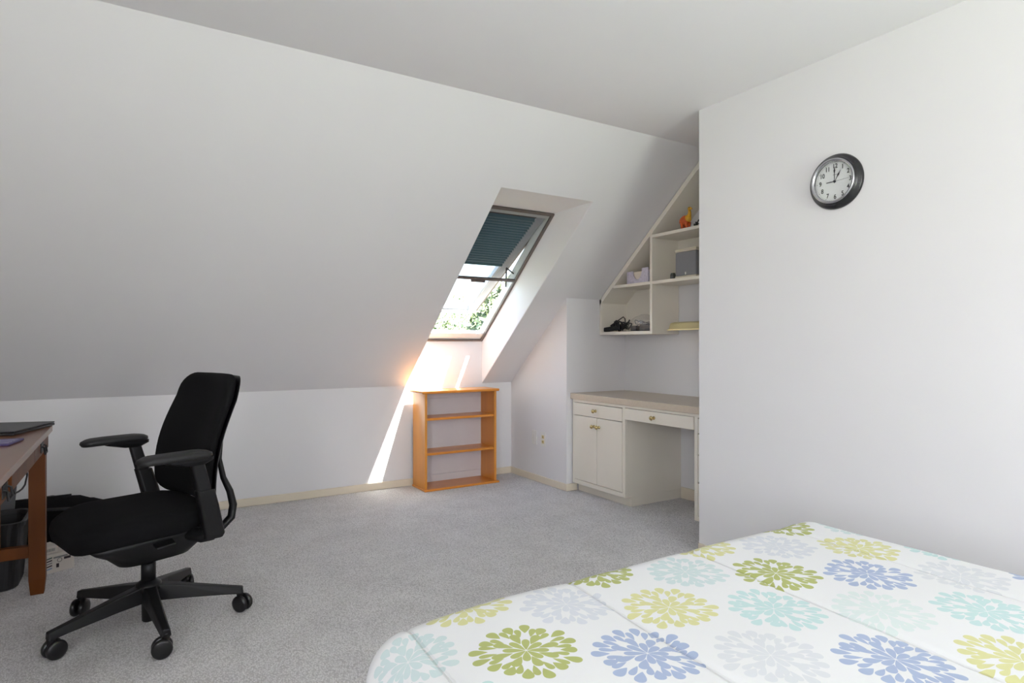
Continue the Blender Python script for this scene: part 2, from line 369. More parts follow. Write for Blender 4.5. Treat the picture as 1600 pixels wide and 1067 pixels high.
tree('leafy_tree', (6.4, 9.6), 1.25, 5.6, 'leafy green tree seen through the right gap of the skylight', 5200, 1)
tree('leafy_tree', (8.8, 18.0), 2.0, 4.9, 'pale green tree farther off behind the skylight glass', 5200, 5)

# ------------------------------------------------------------------ built-in desk unit in the niche
ZT = .768
ct = MB().box(2.938, XB, YE, YN, ZT-.045, ZT)
tag(ct.build('countertop', counter_m, bevel=.003), 'taupe laminate countertop running across the built-in niche', 'countertop')
XF = 2.952; ZB = .067; ZU = ZT-.045
def knob(parent, y, z, x=XF-.006):
    MB().lathe([(.011, 0), (.012, .003), (.006, .006), (.005, .014), (.012, .020), (.0155, .027), (.012, .034), (.004, .037)], (x, y, z), (-1, 0, 0), 20).build('knob', brass_m, parent, smooth=True)['label'] = 'round brass knob'
def front(name, parent, y0, y1, z0, z1, kn, x=XF):
    o = MB().box(x-.004, x+.014, y0, y1, z0, z1).build(name, cream_m, parent, bevel=.0025)
    for ky, kz in kn: knob(o, ky, kz)
    return o
# left cupboard
cb = empty('base_cabinet'); tag(cb, 'cream base cabinet with one drawer over two doors, left of the kneehole', 'cabinet')
y0, y1 = 3.268, YN-.012
body = MB().box(XF+.018, XB, y1-.018, y1, ZB, ZU).box(XF+.018, XB, y0, y0+.018, ZB, ZU).box(XF+.02, XB-.02, y0+.018, y1-.018, ZB, ZB+.018).box(XB-.02, XB, y0+.018, y1-.018, ZB, ZU).box(XF+.05, XB-.02, y0+.018, y1-.018, .575, .585)
body.build('body', cream_m, cb, bevel=.0015)
MB().box(3.01, XB, y0, y1, 0, ZB).build('plinth', cream_m, cb)
ff = MB()
for a, b, c, d in ((y1-.022, y1, ZB, ZU), (y0, y0+.026, ZB, ZU), (y0+.026, y1-.022, ZU-.022, ZU), (y0+.026, y1-.022, ZB, ZB+.034)): ff.box(XF, XF+.018, a, b, c, d)
ff.build('face_frame', cream_m, cb, bevel=.0015)
ya, yb = y0+.029, y1-.025; ym = (ya+yb)/2
front('drawer_front', cb, ya, yb, .603, ZU-.026, [(ym+.01, .652)])
front('door', cb, ym+.002, yb, ZB+.037, .599, [(ym+.028, .535)])
front('door', cb, ya, ym-.002, ZB+.037, .599, [(ym-.030, .535)])
# kneehole drawer
kd = empty('kneehole_drawer'); tag(kd, 'wide shallow cream drawer under the countertop over the kneehole', 'drawer')
YR = 2.640
rl = MB().box(XF, XF+.018, YR, 3.268, ZU-.018, ZU); rl.build('rail', cream_m, kd)
o = front('drawer_front', kd, YR+.004, 3.264, .622, ZU-.021, []); knob(o, 2.98, .662)
MB().box(XF+.016, XB-.15, YR+.02, 3.25, .628, .634).box(XF+.016, XB-.15, YR+.02, YR+.03, .634, .69).box(XF+.016, XB-.15, 3.24, 3.25, .634, .69).build('drawer_box', cream_m, kd)
# right pedestal, mostly behind the clock wall
pd = empty('drawer_pedestal'); tag(pd, 'cream drawer pedestal half hidden by the clock wall edge', 'cabinet')
MB().box(XF+.018, XB, YR-.018, YR, ZB, ZU).box(XF+.018, XB, YE, YE+.018, ZB, ZU).box(XF+.02, XB, YE+.018, YR-.018, ZB, ZB+.018).box(XB-.02, XB, YE+.018, YR-.018, ZB+.018, ZU).build('body', cream_m, pd)
MB().box(3.01, XB, YE, YR, 0, ZB).build('plinth', cream_m, pd)
ff = MB()
for a, b, c, d in ((YR-.026, YR, ZB, ZU), (YE, YE+.026, ZB, ZU), (YE+.026, YR-.026, ZU-.022, ZU), (YE+.026, YR-.026, ZB, ZB+.03)): ff.box(XF, XF+.018, a, b, c, d)
ff.build('face_frame', cream_m, pd)
for z0, z1 in ((.10, .30), (.306, .47), (.476, .60), (.606, .697)): front('drawer_front', pd, YE+.029, YR-.030, z0, z1, [((YE+YR)/2, (z0+z1)/2)])
# upper shelves, their top cut along the slope
XS = 3.232; ZS0 = 1.226; YD = 3.30
su = empty('wall_shelf_unit'); tag(su, 'cream built-in shelves with a sloping top above the countertop', 'shelf')
def zsl(y): return ZK+(YK-y)*sl.z/(-sl.y)
gap = .004
yl = YN-.004
MB().box(XS, XB-.002, yl-.02, yl, ZS0, zsl(yl)-gap).build('side_panel', cream_m, su, bevel=.001)
# sloping top board
tb = MB(); yt = 2.80
tb.loft([[(x, yl-.0, zsl(yl)-.008), (x, yt, zsl(yt)-.008), (x, yt, zsl(yt)-.052), (x, yl-.0, zsl(yl)-.052)] for x in (XS, XB-.002)])
tb.build('top_board', cream_m, su, bevel=.001)
MB().box(XS, XB-.002, YD-.011, YD+.011, ZS0, zsl(YD)-.045).build('divider', cream_m, su, bevel=.001)
MB().box(XS, XB-.002, YD+.011, yl-.02, ZS0, ZS0+.024).build('bottom_shelf', cream_m, su, bevel=.001)
zA = 1.612; yA = YK-(zA-.052-ZK+.0)*(-sl.y)/sl.z-.072
MB().box(XS, XB-.002, YD+.011, YK-(zA+.04-ZK)*(-sl.y)/sl.z, zA-.022, zA).build('shelf', cream_m, su, bevel=.001)
MB().box(XS, XB-.002, YE+.002, YD-.011, zA-.022, zA).build('shelf', cream_m, su, bevel=.001)
zB = 1.95
MB().prism([(YD+.011, ZS0+.024), (yl-.02, ZS0+.024), (yl-.02, zsl(yl-.02)-.05), (YK-(zA+.03-ZK)*(-sl.y)/sl.z, zA-.022), (YD+.011, zA-.022)], lambda p, k: (XB-.008+.006*k, p[0], p[1])).build('back_panel', cream_m, su)
MB().box(XB-.008, XB-.002, YE+.002, YD-.011, zA, zB-.022).build('back_panel', cream_m, su)
MB().box(XS, XB-.002, YE+.002, YD-.011, zB-.022, zB).build('shelf', cream_m, su, bevel=.001)

# ------------------------------------------------------------------ things on the shelves
# toy animal
toy = empty('toy_animal', (3.275, 3.0, zB), math.radians(-90)); tag(toy, 'yellow and orange long-necked toy animal on the top shelf', 'toy')
ty = mat('toy_yellow', (214, 160, 40), .45, var=.1, scale=30); tor = mat('toy_orange', (205, 92, 36), .45, var=.25, scale=20)
MB().ball((-.012, 0, .060), .042, .028, .036, 16, 10).build('body', tor, toy, smooth=True)
MB().ball((.012, 0, .068), .026, .024, .028, 14, 8).tube([(.020, 0, .078), (.028, 0, .105), (.026, 0, .128)], [.018, .011, .009], 12).build('neck', ty, toy, smooth=True)
hd = MB().ball((.028, 0, .137), .016, .011, .012, 12, 8).tube([(.036, 0, .135), (.050, 0, .130)], [.008, .004], 8).build('head', ty, toy, smooth=True)
MB().ball((.034, .009, .141), .003, .002, .003, 8, 6).ball((.034, -.009, .141), .003, .002, .003, 8, 6).build('eye', black_pl, hd, smooth=True)
for dx in (-.03, .012):
    for dy in (-.014, .014): MB().tube([(dx, dy, .045), (dx, dy, .018), (dx+.006, dy, .004)], [.012, .008, .010], 8).build('leg', tor, toy, smooth=True)
MB().tube([(-.046, 0, .075), (-.058, 0, .065), (-.062, 0, .048)], [.010, .006, .002], 8).build('tail', tor, toy, smooth=True)
# tangle of black wire with a plug
def squiggle(n, c, r, seed, zmax):
    rnd = random.Random(seed); P = []
    for i in range(n):
        a = i*.9+rnd.uniform(-.3, .3); P.append((c[0]+r[0]*math.cos(a)*rnd.uniform(.5, 1), c[1]+r[1]*math.sin(a*.8)*rnd.uniform(.5, 1), c[2]+.004+zmax*abs(math.sin(i*1.1))*rnd.uniform(.4, 1)))
    Q = []                                          # Catmull-Rom
    for i in range(1, n-2):
        for k in range(6):
            t = k/6; q = []
            for d in range(3):
                p0, p1, p2, p3 = (P[i-1][d], P[i][d], P[i+1][d], P[i+2][d])
                q.append(.5*(2*p1+(p2-p0)*t+(2*p0-5*p1+4*p2-p3)*t*t+(3*p1-p0-3*p2+p3)*t**3))
            Q.append(tuple(q))
    return Q
wt = MB().tube(squiggle(14, (3.29, 2.875, zB), (.03, .05, 0), 3, .05), .0028, 6)
wt.box(3.262, 3.285, 2.905, 2.925, zB, zB+.022)
tag(wt.build('wire_tangle', mat('black_cable', (20, 20, 22), .5), smooth=False), 'small tangle of black wire beside the toy animal on the top shelf', 'wire')
# speaker
sp = empty('speaker', (3.262, 3.0, zA)); tag(sp, 'small grey fabric speaker with pale ends on the middle shelf', 'speaker')
MB().box(.002, .118, -.093, .093, .016, .182).build('grille', mat('grey_speaker_cloth', (132, 132, 136), .9, var=.12, scale=400, bump=.3, bscale=500), sp, bevel=.006)
MB().box(0, .12, -.095, .095, .182, .203).build('top_cap', mat('pale_cap', (205, 194, 176), .4), sp, bevel=.004)
MB().box(0, .12, -.095, .095, 0.0, .016).build('bottom_cap', mat('pale_cap', (205, 194, 176), .4), sp, bevel=.004)
MB().box(-.001, .002, -.006, .002, .022, .040).build('badge', white_pl, sp)
tag(MB().lathe([(.016, 0), (.019, .004), (.019, .036), (.015, .042), (.015, .046), (.004, .046)], (3.285, 3.135, zA), (0, 0, 1), 16).build('small_jar', mat('dark_grey_glass', (64, 66, 62), .15), smooth=True), 'small dark jar beside the grey speaker', 'jar')
# paper box with a U shaped cut-out
tx = empty('paper_box', (3.262, 3.475, zA)); tag(tx, 'lavender patterned paper box with a U-shaped opening on the left middle shelf', 'box')
pat = mat('lavender_print', (196, 190, 204), .7, var=.14, scale=55)
prof = [(-.115, 0), (.115, 0), (.115, .096), (.048, .096)]
prof += [(.0+.046*math.cos(a), .096-.066*math.sin(a)) for a in [math.pi*k/12 for k in range(1, 12)]]
prof += [(-.048, .096), (-.048, .112), (-.115, .112)]
prof = [(-p[0]*-1, p[1]) for p in prof]
fm = bmesh.new(); vsb = [fm.verts.new((0, p[0], p[1])) for p in prof]; fc = fm.faces.new(vsb)
r_ = bmesh.ops.extrude_face_region(fm, geom=[fc]); bmesh.ops.translate(fm, vec=(.004, 0, 0), verts=[v for v in r_['geom'] if isinstance(v, bmesh.types.BMVert)])
bmesh.ops.triangulate(fm, faces=[f for f in fm.faces if len(f.verts) > 4]); bmesh.ops.recalc_face_normals(fm, faces=fm.faces)
me = bpy.data.meshes.new('front_panel'); fm.to_mesh(me); fm.free(); me.materials.append(pat)
fo = bpy.data.objects.new('front_panel', me); C.objects.link(fo); fo.parent = tx
MB().box(.004, .12, -.115, -.112, 0, .096).box(.004, .12, .112, .115, 0, .096).box(.117, .12, -.112, .112, 0, .10).box(.004, .117, -.112, .112, 0, .003).build('tray', pat, tx)
MB().box(.010, .110, -.100, .100, .004, .090).build('contents', mat('cream_tissue', (226, 214, 196), .8, var=.03), tx)
# lower left: black cable pile, bag of adapters, white card
cbm = mat('black_cable', (20, 20, 22), .5)
zL = ZS0+.024
cp = empty('cable_pile', (0, 0, 0)); tag(cp, 'coil of black cables with a power brick on the lowest left shelf', 'cable')
MB().tube(squiggle(26, (3.315, 3.73, zL), (.05, .085, 0), 11, .115), .006, 6).tube(squiggle(22, (3.33, 3.72, zL), (.05, .075, 0), 15, .095), .0055, 6).build('cable', cbm, cp, smooth=True)
MB().tube([(3.27, 3.79, zL+.05), (3.28, 3.72, zL+.085), (3.28, 3.65, zL+.115), (3.28, 3.632, zL+.10), (3.28, 3.625, zL+.05)], .0045, 8).build('cable', cbm, cp, smooth=True)
pts8 = [(3.25, 3.855, zL), (3.29, 3.84, zL), (3.32, 3.70, zL+.02), (3.28, 3.69, zL+.02)]
MB().hexa([Vector(p) for p in pts8]+[Vector(p)+Vector((0, 0, .035)) for p in pts8]).build('power_brick', black_pl, cp, bevel=.006)
bag = empty('adapter_bag', (3.31, 3.462, zL)); tag(bag, 'clear plastic bag of dark adapters on the lowest left shelf', 'bag')
clear_m = bpy.data.materials.new('clear_plastic'); clear_m.use_nodes = True
nt = NT(clear_m); clear_m.node_tree.nodes.clear()
a_ = nt.new('ShaderNodeBsdfTransparent'); b_ = nt.new('ShaderNodeBsdfGlossy'); b_.inputs['Roughness'].default_value = .3; n_ = nt.new('ShaderNodeTexNoise'); n_.inputs['Scale'].default_value = 30
x_ = nt.new('ShaderNodeMixShader'); o_ = nt.new('ShaderNodeOutputMaterial')
nt.link(nt.m('MULTIPLY', n_.outputs['Fac'], .22), x_.inputs[0]); nt.link(a_.outputs[0], x_.inputs[1]); nt.link(b_.outputs[0], x_.inputs[2]); nt.link(x_.outputs[0], o_.inputs[0])
rings = []
for k in range(9):
    t = k/8; w = .115*math.sin(math.pi*(.12+.76*t))**.5; h_ = .13*math.sin(math.pi*(.15+.7*t)); y = -.15+.30*t
    rings.append([(w*.55*math.cos(2*math.pi*j/14)*(1+.12*math.sin(3*j+k)), y, max(0, h_*.5+h_*.5*math.sin(2*math.pi*j/14)*(1+.1*math.sin(5*j+2*k)))) for j in range(14)])
MB().loft(rings).build('bag_film', clear_m, bag, smooth=True)
for (ax, ay, sx, sy, sz) in ((-.01, -.09, .03, .035, .045), (.01, -.01, .03, .03, .055), (-.01, .07, .028, .03, .04)):
    MB().box(ax-sx, ax+sx, ay-sy, ay+sy, .003, .003+sz).build('adapter', mat('dark_adapter', (52, 52, 56), .5, var=.2), bag, bevel=.005)
MB().tube(squiggle(16, (0, -.02, .035), (.04, .09, 0), 21, .05), .003, 6).build('cord', mat('grey_cord', (80, 80, 84), .5), bag, smooth=True)
tag(MB().box(3.455, 3.47, 3.335, 3.47, zL, zL+.155).build('white_card_box', mat('white_card', (206, 204, 206), .6), bevel=.002), 'flat white box standing at the back of the lowest left shelf', 'box')
# brass lamp under the shelf
lp = empty('brass_lamp', (3.37, 0, 1.258)); tag(lp, 'long brass shelf lamp under the right shelf', 'lamp')
hs = MB(); hs.loft([[(-.05, y, 0), (.06, y, 0), (.06, y, .05), (.01, y, .055), (-.03, y+ (.0 if k else -.0), .045)] for k, y in enumerate((3.215, 2.5))])
hs.build('shade', mat('soft_brass', (212, 198, 150), .4, metal=.25, var=.05), lp, bevel=.004)
MB().box(-.053, .0, 2.5, 3.225, -.006, 0).build('rim', mat('pale_brass', (222, 204, 150), .35, metal=.4), lp)
MB().cyl((.04, 2.52, .02), (.04, 3.19, .02), .012).build('tube', white_pl, lp)
MB().box(.06, .139, 2.7, 2.76, .005, .045).build('bracket', brass_m, lp)

# ------------------------------------------------------------------ outlets on the gable wall
for i, (yc, zc, kind) in enumerate(((4.335, .366, 0), (4.202, .364, 1))):
    o = empty('wall_plate', (XG, yc, zc)); tag(o, ['plain white wall plate, the one nearer the bookcase', 'white outlet plate with an ivory insert, the one nearer the cabinet'][kind], 'wall plate', 'plates on the gable wall')
    MB().box(-.006, 0, -.037, .037, -.060, .060).build('cover', white_pl, o, bevel=.003)
    if kind == 0:
        MB().box(-.0095, -.006, -.016, .016, -.032, .032).build('rocker', white_pl, o, bevel=.002)
    else:
        for z in (-.02, .02):
            q = MB().box(-.009, -.006, -.016, .016, z-.014, z+.014).build('socket', ivory_pl, o, bevel=.003)
            MB().box(-.0095, -.009, -.007, -.004, z-.005, z+.006).box(-.0095, -.009, .004, .007, z-.005, z+.006).build('slot', black_pl, q)
    for z in (-.048, .048): MB().cyl((-.008, 0, z), (-.006, 0, z), .003, n=10).build('screw', white_pl, o)

# ------------------------------------------------------------------ wall clock
ck = empty('wall_clock', (XC, 1.57, 1.871)); tag(ck, 'round black wall clock with white face on the plain wall', 'clock')
MB().lathe([(.10, 0), (.121, .001), (.122, .008), (.117, .016), (.108, .021), (.104, .028), (.098, .034), (.094, .034), (.094, .012), (.094, .002)], (0, 0, 0), (-1, 0, 0), 64, closed=True).build('case', mat('black_case', (34, 34, 36), .25, var=.05), ck, smooth=True)
MB().lathe([(.098, .034), (.0985, .038), (.094, .0405), (.0885, .038), (.0865, .030), (.087, .026), (.092, .026), (.095, .033)], (0, 0, 0), (-1, 0, 0), 64, closed=True).build('bezel', silver_m, ck, smooth=True)
MB().lathe([(.001, .012), (.092, .012), (.092, .014), (.001, .0141)], (0, 0, 0), (-1, 0, 0), 64).build('dial', mat('dial_white', (232, 234, 232), .6, var=.02), ck)
MB().lathe([(.001, .031), (.0875, .031), (.0875, .0318), (.001, .0318)], (0, 0, 0), (-1, 0, 0), 48).build('crystal', crystal_m, ck)
ink = mat('clock_ink', (22, 22, 24), .5)
def numeral(txt, y, z, size):
    cu = bpy.data.curves.new('numeral', 'FONT'); cu.body = txt; cu.size = size; cu.align_x = 'CENTER'; cu.align_y = 'CENTER'; cu.extrude = .0004; cu.offset = .0005
    tmp = bpy.data.objects.new('tmp', cu); C.objects.link(tmp)
    dg = bpy.context.evaluated_depsgraph_get(); me = bpy.data.meshes.new_from_object(tmp.evaluated_get(dg))
    bpy.data.objects.remove(tmp); me.materials.clear(); me.materials.append(ink)
    o = bpy.data.objects.new('numeral', me); C.objects.link(o); o.parent = ck
    # text plane XY -> wall plane facing -x : text x -> -y, text y -> z
    o.matrix_local = Matrix(((0, 0, -1, -.0146), (-.82, 0, 0, y), (0, 1, 0, z), (0, 0, 0, 1)))
    return o
for k in range(1, 13):
    a = math.radians(30*k); numeral(str(k), -.068*math.sin(a), .068*math.cos(a), .028)
tk = MB()
for k in range(60):
    a = math.radians(6*k); r0 = .083 if k % 5 else .081
    for_ = Vector((0, -math.sin(a), math.cos(a))); si = Vector((0, math.cos(a), math.sin(a)))
    w = .0004 if k % 5 else .0009
    p = [for_*r0-si*w, for_*r0+si*w, for_*.0855+si*w, for_*.0855-si*w]
    tk.add([q+Vector((-.0144, 0, 0)) for q in p], [(0, 1, 2, 3)])
tk.build('minute_track', ink, ck)
MB().box(-.0146, -.0142, -.010, .010, .030, .0315).build('maker_line', mat('grey_ink', (120, 120, 122), .6), ck)
def hand(name, ang, L, w, x, spade=None, tail=0, tw=0):
    a = math.radians(ang); f = Vector((0, -math.sin(a), math.cos(a))); s = Vector((0, math.cos(a), math.sin(a))); m = MB()
    def strip(pts):
        poly = [(r, k) for r, k in pts]+[(r, -k) for r, k in reversed(pts)]
        m.loft([[f*r+s*k+Vector((x, 0, 0)) for r, k in poly], [f*r+s*k+Vector((x-.0008, 0, 0)) for r, k in poly]])
    if spade: strip([(-tail, w), (spade-.012, w), (spade, w*3.6), (spade+.011, w*.8), (L, .0004)])
    else: strip([(0, w), (L, w*.7)])
    if tw: strip([(-tail, tw), (0, tw*.8)])
    m.build(name, ink, ck)
hand('hour_hand', 30, .052, .0011, -.017, .033, .006)
hand('minute_hand', 0, .064, .0011, -.019, .048, .008)
hand('second_hand', 88, .066, .0005, -.021, None, .036, .0018)
MB().cyl((-.014, 0, 0), (-.023, 0, 0), .0042).build('hub', ink, ck)

# ------------------------------------------------------------------ pine bookcase
bk = empty('bookcase', (1.945, 4.44, 0)); tag(bk, 'low honey-pine bookcase with empty shelves under the skylight', 'bookcase')
BW, BD, BH = .645, .240, .762
MB().box(0, .02, 0, BD, .018, BH).build('side_panel', pine_m, bk, bevel=.002)
MB().box(BW-.02, BW, 0, BD, .018, BH).build('side_panel', pine_m, bk, bevel=.002)
MB().box(-.027, BW+.022, -.014, BD, BH, BH+.021).build('top_board', pineh_m, bk, bevel=.006)
MB().box(-.008, BW+.020, -.016, BD, 0, .018).build('base_board', pineh_m, bk, bevel=.005)
for z in (.551, .277): MB().box(.02, BW-.02, .012, BD-.008, z, z+.019).build('shelf', pineh_m, bk, bevel=.002)
bpm = mat('pale_back_panel', (214, 209, 212), .6, var=.02)
MB().box(.02, BW-.02, BD-.003, BD-.001, .018, BH).build('backing', bpm, bk)
for z0, z1 in ((.018, .0745), (.0775, .7045), (.7075, BH)): MB().box(.02, BW-.02, BD-.009, BD-.003, z0, z1).build('back_board', bpm, bk, bevel=.001)

# ------------------------------------------------------------------ office chair (local +x = front, +y = sitter's left)
ch = empty('office_chair', (.060, 2.945, 0), math.radians(198)); tag(ch, 'black upholstered swivel office chair beside the brown desk', 'chair')
crz = math.radians(198)
MB().lathe([(.02, .015), (.024, .02), (.026, .13), (.045, .135), (.052, .15), (.046, .172), (.034, .178), (.031, .182), (.001, .183)], n=28).build('hub', black_pl, ch, smooth=True)
MB().lathe([(.001, .178), (.027, .178), (.027, .252), (.022, .256), (.001, .256)], n=24).build('column_sleeve', black_pl, ch, smooth=True)
MB().lathe([(.001, .25), (.014, .25), (.014, .36), (.001, .36)], n=20).build('gas_lift', mat('dark_steel', (60, 58, 58), .4, metal=.8), ch, smooth=True)
for k in range(5):
    a = math.radians(-10+72*k)-crz; R = .345; d = Vector((math.cos(a), math.sin(a), 0)); p = Vector((-d.y, d.x, 0)); up = Vector((0, 0, 1))
    def ring(r, w0, w1, zb, zt): return [tuple(d*r-p*w0+up*zb), tuple(d*r+p*w0+up*zb), tuple(d*r+p*w1+up*zt), tuple(d*r-p*w1+up*zt)]
    am = MB().loft([ring(.035, .030, .024, .100, .166), ring(.12, .026, .019, .096, .152), ring(R-.05, .021, .014, .082, .116), ring(R+.012, .018, .013, .074, .104)])
    am.cyl(d*R+up*.062, d*R+up*.09, .014)
    arm = am.build('base_arm', black_pl, ch, bevel=.005)
    wa = a+.9+k*1.3; wd = Vector((math.cos(wa), math.sin(wa), 0)); c0 = d*R+Vector((-wd.y, wd.x, 0))*-.012; w = MB()
    for s in (-1, 1):
        w.lathe([(.001, 0), (.028, 0), (.034, .004), (.036, .010), (.034, .018), (.026, .021), (.001, .022)], c0+wd*(s*.006)+up*.036, wd*s, 24)
    w.cyl(c0-wd*.012+up*.036, c0+wd*.012+up*.036, .012).cyl(d*R+up*.040, d*R+up*.066, .011)
    cast = w.build('caster', mat('caster_black', (20, 20, 21), .3), arm, smooth=False)
    for pz in cast.data.polygons: pz.use_smooth = len(pz.vertices) == 4
# seat
def rrect(cx, cy, hx, hy, rc, n=6):
    P = []
    for sx, sy, a0 in ((1, 1, 0), (-1, 1, 90), (-1, -1, 180), (1, -1, 270)):
        for k in range(n+1):
            a = math.radians(a0+90*k/n); P.append((cx+sx*(hx-rc)+rc*math.cos(a), cy+sy*(hy-rc)+rc*math.sin(a)))
    return P
def droop(x): return -.036*max(0, (x-.10)/.17)**2 + .012*max(0, (-x-.05)/.17)
rings = []
for z, hx, hy in ((.425, .205, .215), (.43, .232, .236), (.445, .240, .25), (.475, .246, .256), (.50, .242, .252), (.515, .228, .238), (.525, .20, .20), (.53, .10, .10), (.531, .01, .01)):
    rings.append([(x, y, z-.022+droop(x-.045)-.010*(1-(y/.26)**2)*(1 if z > .5 else 0)+ .0) for x, y in rrect(.062, 0, hx, hy, min(.14, hx*.95, hy*.95))])
MB().loft(rings).build('seat', black_fab, ch, smooth=True)
rings = []
for z, x0, x1, hy in ((.288, -.10, .12, .12), (.295, -.12, .14, .14), (.345, -.16, .19, .18), (.38, -.17, .235, .21), (.408, -.175, .26, .225)):
    rings.append([(x, y, z+.9*droop(x-.045)) for x, y in rrect((x0+x1)/2, 0, (x1-x0)/2, hy, .05)])
MB().loft(rings).build('seat_pan', black_pl, ch, smooth=True)
pdl = MB()
pdl.hexa([Vector(p) for p in ((-.01, .215, .385), (.06, .215, .38), (.06, .255, .372), (-.01, .255, .377), (-.01, .215, .395), (.06, .215, .390), (.06, .255, .380), (-.01, .255, .385))])
pdl.build('adjustment_paddle', black_pl, ch, bevel=.003)
# backrest
def back_x(t): return -.178-.112*t**1.15+.024*math.sin(math.pi*min(1, t*1.25))*(1 if t < .8 else 1)
ZB0, ZB1 = .495, 1.022
def back_shell(th, w_in, x_off, name, m, zlo=0, zhi=1):
    NU, NV = 20, 24; V = []; Fc = []
    for side in (0, 1):
        for i in range(NV+1):
            t = zlo+(zhi-zlo)*i/NV
            # ease rows towards ends for round corners
            tt = .5-.5*math.cos(math.pi*i/NV); t = zlo+(zhi-zlo)*tt
            z = ZB0+(ZB1-ZB0)*t; W = .243+.022*math.sin(math.pi*min(1, .15+t*.9))-w_in
            rc = .075; dz = min((z-(ZB0+(ZB1-ZB0)*zlo)), (ZB0+(ZB1-ZB0)*zhi)-z)
            w = W if dz >= rc else W-rc+math.sqrt(max(0, rc*rc-(rc-dz)**2))
            for j in range(NU+1):
                s = -math.cos(math.pi*j/NU); y = w*s
                edge = (1-abs(s)**5)**.5*min(1, (dz/.03))**.5 if dz < .03 else (1-abs(s)**5)**.5
                x = back_x(t)+.045*(y/.23)**2+x_off+(th/2*edge if side == 0 else -th/2*edge)
                V.append((x, y, z))
    o = (NU+1)*(NV+1); idx = lambda sd, i, j: sd*o+i*(NU+1)+j
    for i in range(NV):
        for j in range(NU):
            Fc.append((idx(0, i, j), idx(0, i, j+1), idx(0, i+1, j+1), idx(0, i+1, j)))
            Fc.append((idx(1, i, j), idx(1, i+1, j), idx(1, i+1, j+1), idx(1, i, j+1)))
    b = MB(); b.add(V, Fc); ob = b.build(name, m, ch, smooth=True)
    bm = bmesh.new(); bm.from_mesh(ob.data); bmesh.ops.remove_doubles(bm, verts=bm.verts, dist=.0006); bmesh.ops.recalc_face_normals(bm, faces=bm.faces); bm.to_mesh(ob.data); bm.free()
    return ob
back_shell(.062, 0, 0, 'backrest', black_fab)
back_shell(.016, .006, -.036, 'back_shell', black_pl, .0, .985)
for s in (-1, 1):
    y = s*.222
    MB().tube([(-.08, s*.20, .382), (-.13, s*.205, .384), (-.20, y, .398), (-.238, y, .43), (-.246, y, .48), (-.232, y, .54), (-.205, y, .60), (-.188, y, .68), (-.196, y, .76)],
              [.022, .022, .021, .021, .020, .018, .015, .013, .011], 10, .75, up=(0, 1, 0)).build('back_upright', black_pl, ch, smooth=True)
# armrests
for s in (-1, 1):
    yb, yt_ = s*.30, s*.328
    foot = MB()
    foot.tube([(-.08, s*.20, .395), (-.105, s*.26, .393), (-.125, s*.30, .405)], [.028, .030, .030], 10)
    def sec(x, y, z, a, b): return [(x+px, y+py, z) for px, py in rrect(0, 0, a, b, min(a, b)*.6, 4)]
    foot.loft([sec(-.128, yb, .385, .034, .022), sec(-.132, yb, .40, .038, .026), sec(-.105, s*.312, .52, .036, .024), sec(-.088, s*.318, .585, .034, .023)])
    ar = foot.build('armrest', black_pl, ch, bevel=.003)
    MB().loft([sec(-.088, s*.318, .57, .027, .017), sec(-.055, yt_, .70, .024, .015)]).build('arm_post', black_pl, ar, bevel=.002)
    MB().loft([sec(-.045, yt_, .688, .035, .022), sec(-.025, yt_, .705, .085, .036), sec(-.02, yt_, .718, .09, .038)]).build('pad_bracket', black_pl, ar, bevel=.002)
    pr = []
    for z, hx, hy in ((.716, .105, .034), (.720, .124, .046), (.730, .130, .050), (.739, .128, .049), (.744, .118, .042), (.7455, .06, .02)):
        pr.append([(x, y, z-.012*((x-.02)/.13)**2*(1 if x > .02 else .5)) for x, y in rrect(.022, yt_, hx, hy, min(.04, hy*.9))])
    MB().loft(pr).build('arm_pad', mat('black_pad', (24, 24, 25), .6, var=.1, scale=60), ar, smooth=True)

# ------------------------------------------------------------------ brown desk at the left edge
dk = empty('wooden_desk', (0, 0, 0)); tag(dk, 'brown wooden desk with slatted end at the left edge', 'desk')
DX1, DX0, DY1, DY0 = -.318, -1.02, 3.635, 1.95
MB().box(DX0, DX1, DY0, DY1, .738, .765).build('desktop', brownt_m, dk, bevel=.003)
for x in (-.400, DX0+.02):
    for y in (3.550, DY0+.03):
        MB().loft([[(x+.006, y+.006, 0), (x+.056, y+.006, 0), (x+.056, y+.056, 0), (x+.006, y+.056, 0)], [(x, y, .07), (x+.062, y, .07), (x+.062, y+.062, .07), (x, y+.062, .07)],
                   [(x, y, .738), (x+.062, y, .738), (x+.062, y+.062, .738), (x, y+.062, .738)]]).build('leg', brown_m, dk, bevel=.002)
MB().box(DX0+.08, -.40, 3.562, 3.60, .172, .225).build('stretcher', brown_m, dk, bevel=.002)
MB().box(DX0+.08, -.40, 3.570, 3.595, .64, .738).build('end_rail', brown_m, dk)
for x in (-.548, -.66, -.772, -.884): MB().box(x, x+.045, 3.572, 3.590, .225, .64).build('slat', brown_m, dk, bevel=.001)
MB().box(-.372, -.350, DY0+.09, 3.55, .668, .738).build('apron', brown_m, dk)
pullm = mat('black_iron', (16, 16, 16), .5)
def desk_drawer(y0, y1, pull):
    f = MB().box(-.350, -.332, y0, y1, .668, .736).build('drawer_front', brown_m, dk, bevel=.002)
    if pull:
        q = MB().box(-.334, -.329, pull-.045, pull+.045, .682, .722)
        q.tube([(-.329, pull-.035, .708), (-.320, pull-.035, .704), (-.317, pull-.034, .676), (-.317, pull+.034, .676), (-.320, pull+.035, .704), (-.329, pull+.035, .708)], .004, 8)
        q.build('drawer_pull', pullm, f)
desk_drawer(3.135, 3.612, 3.36); desk_drawer(2.572, 3.131, None); desk_drawer(2.03, 2.49, 2.43)
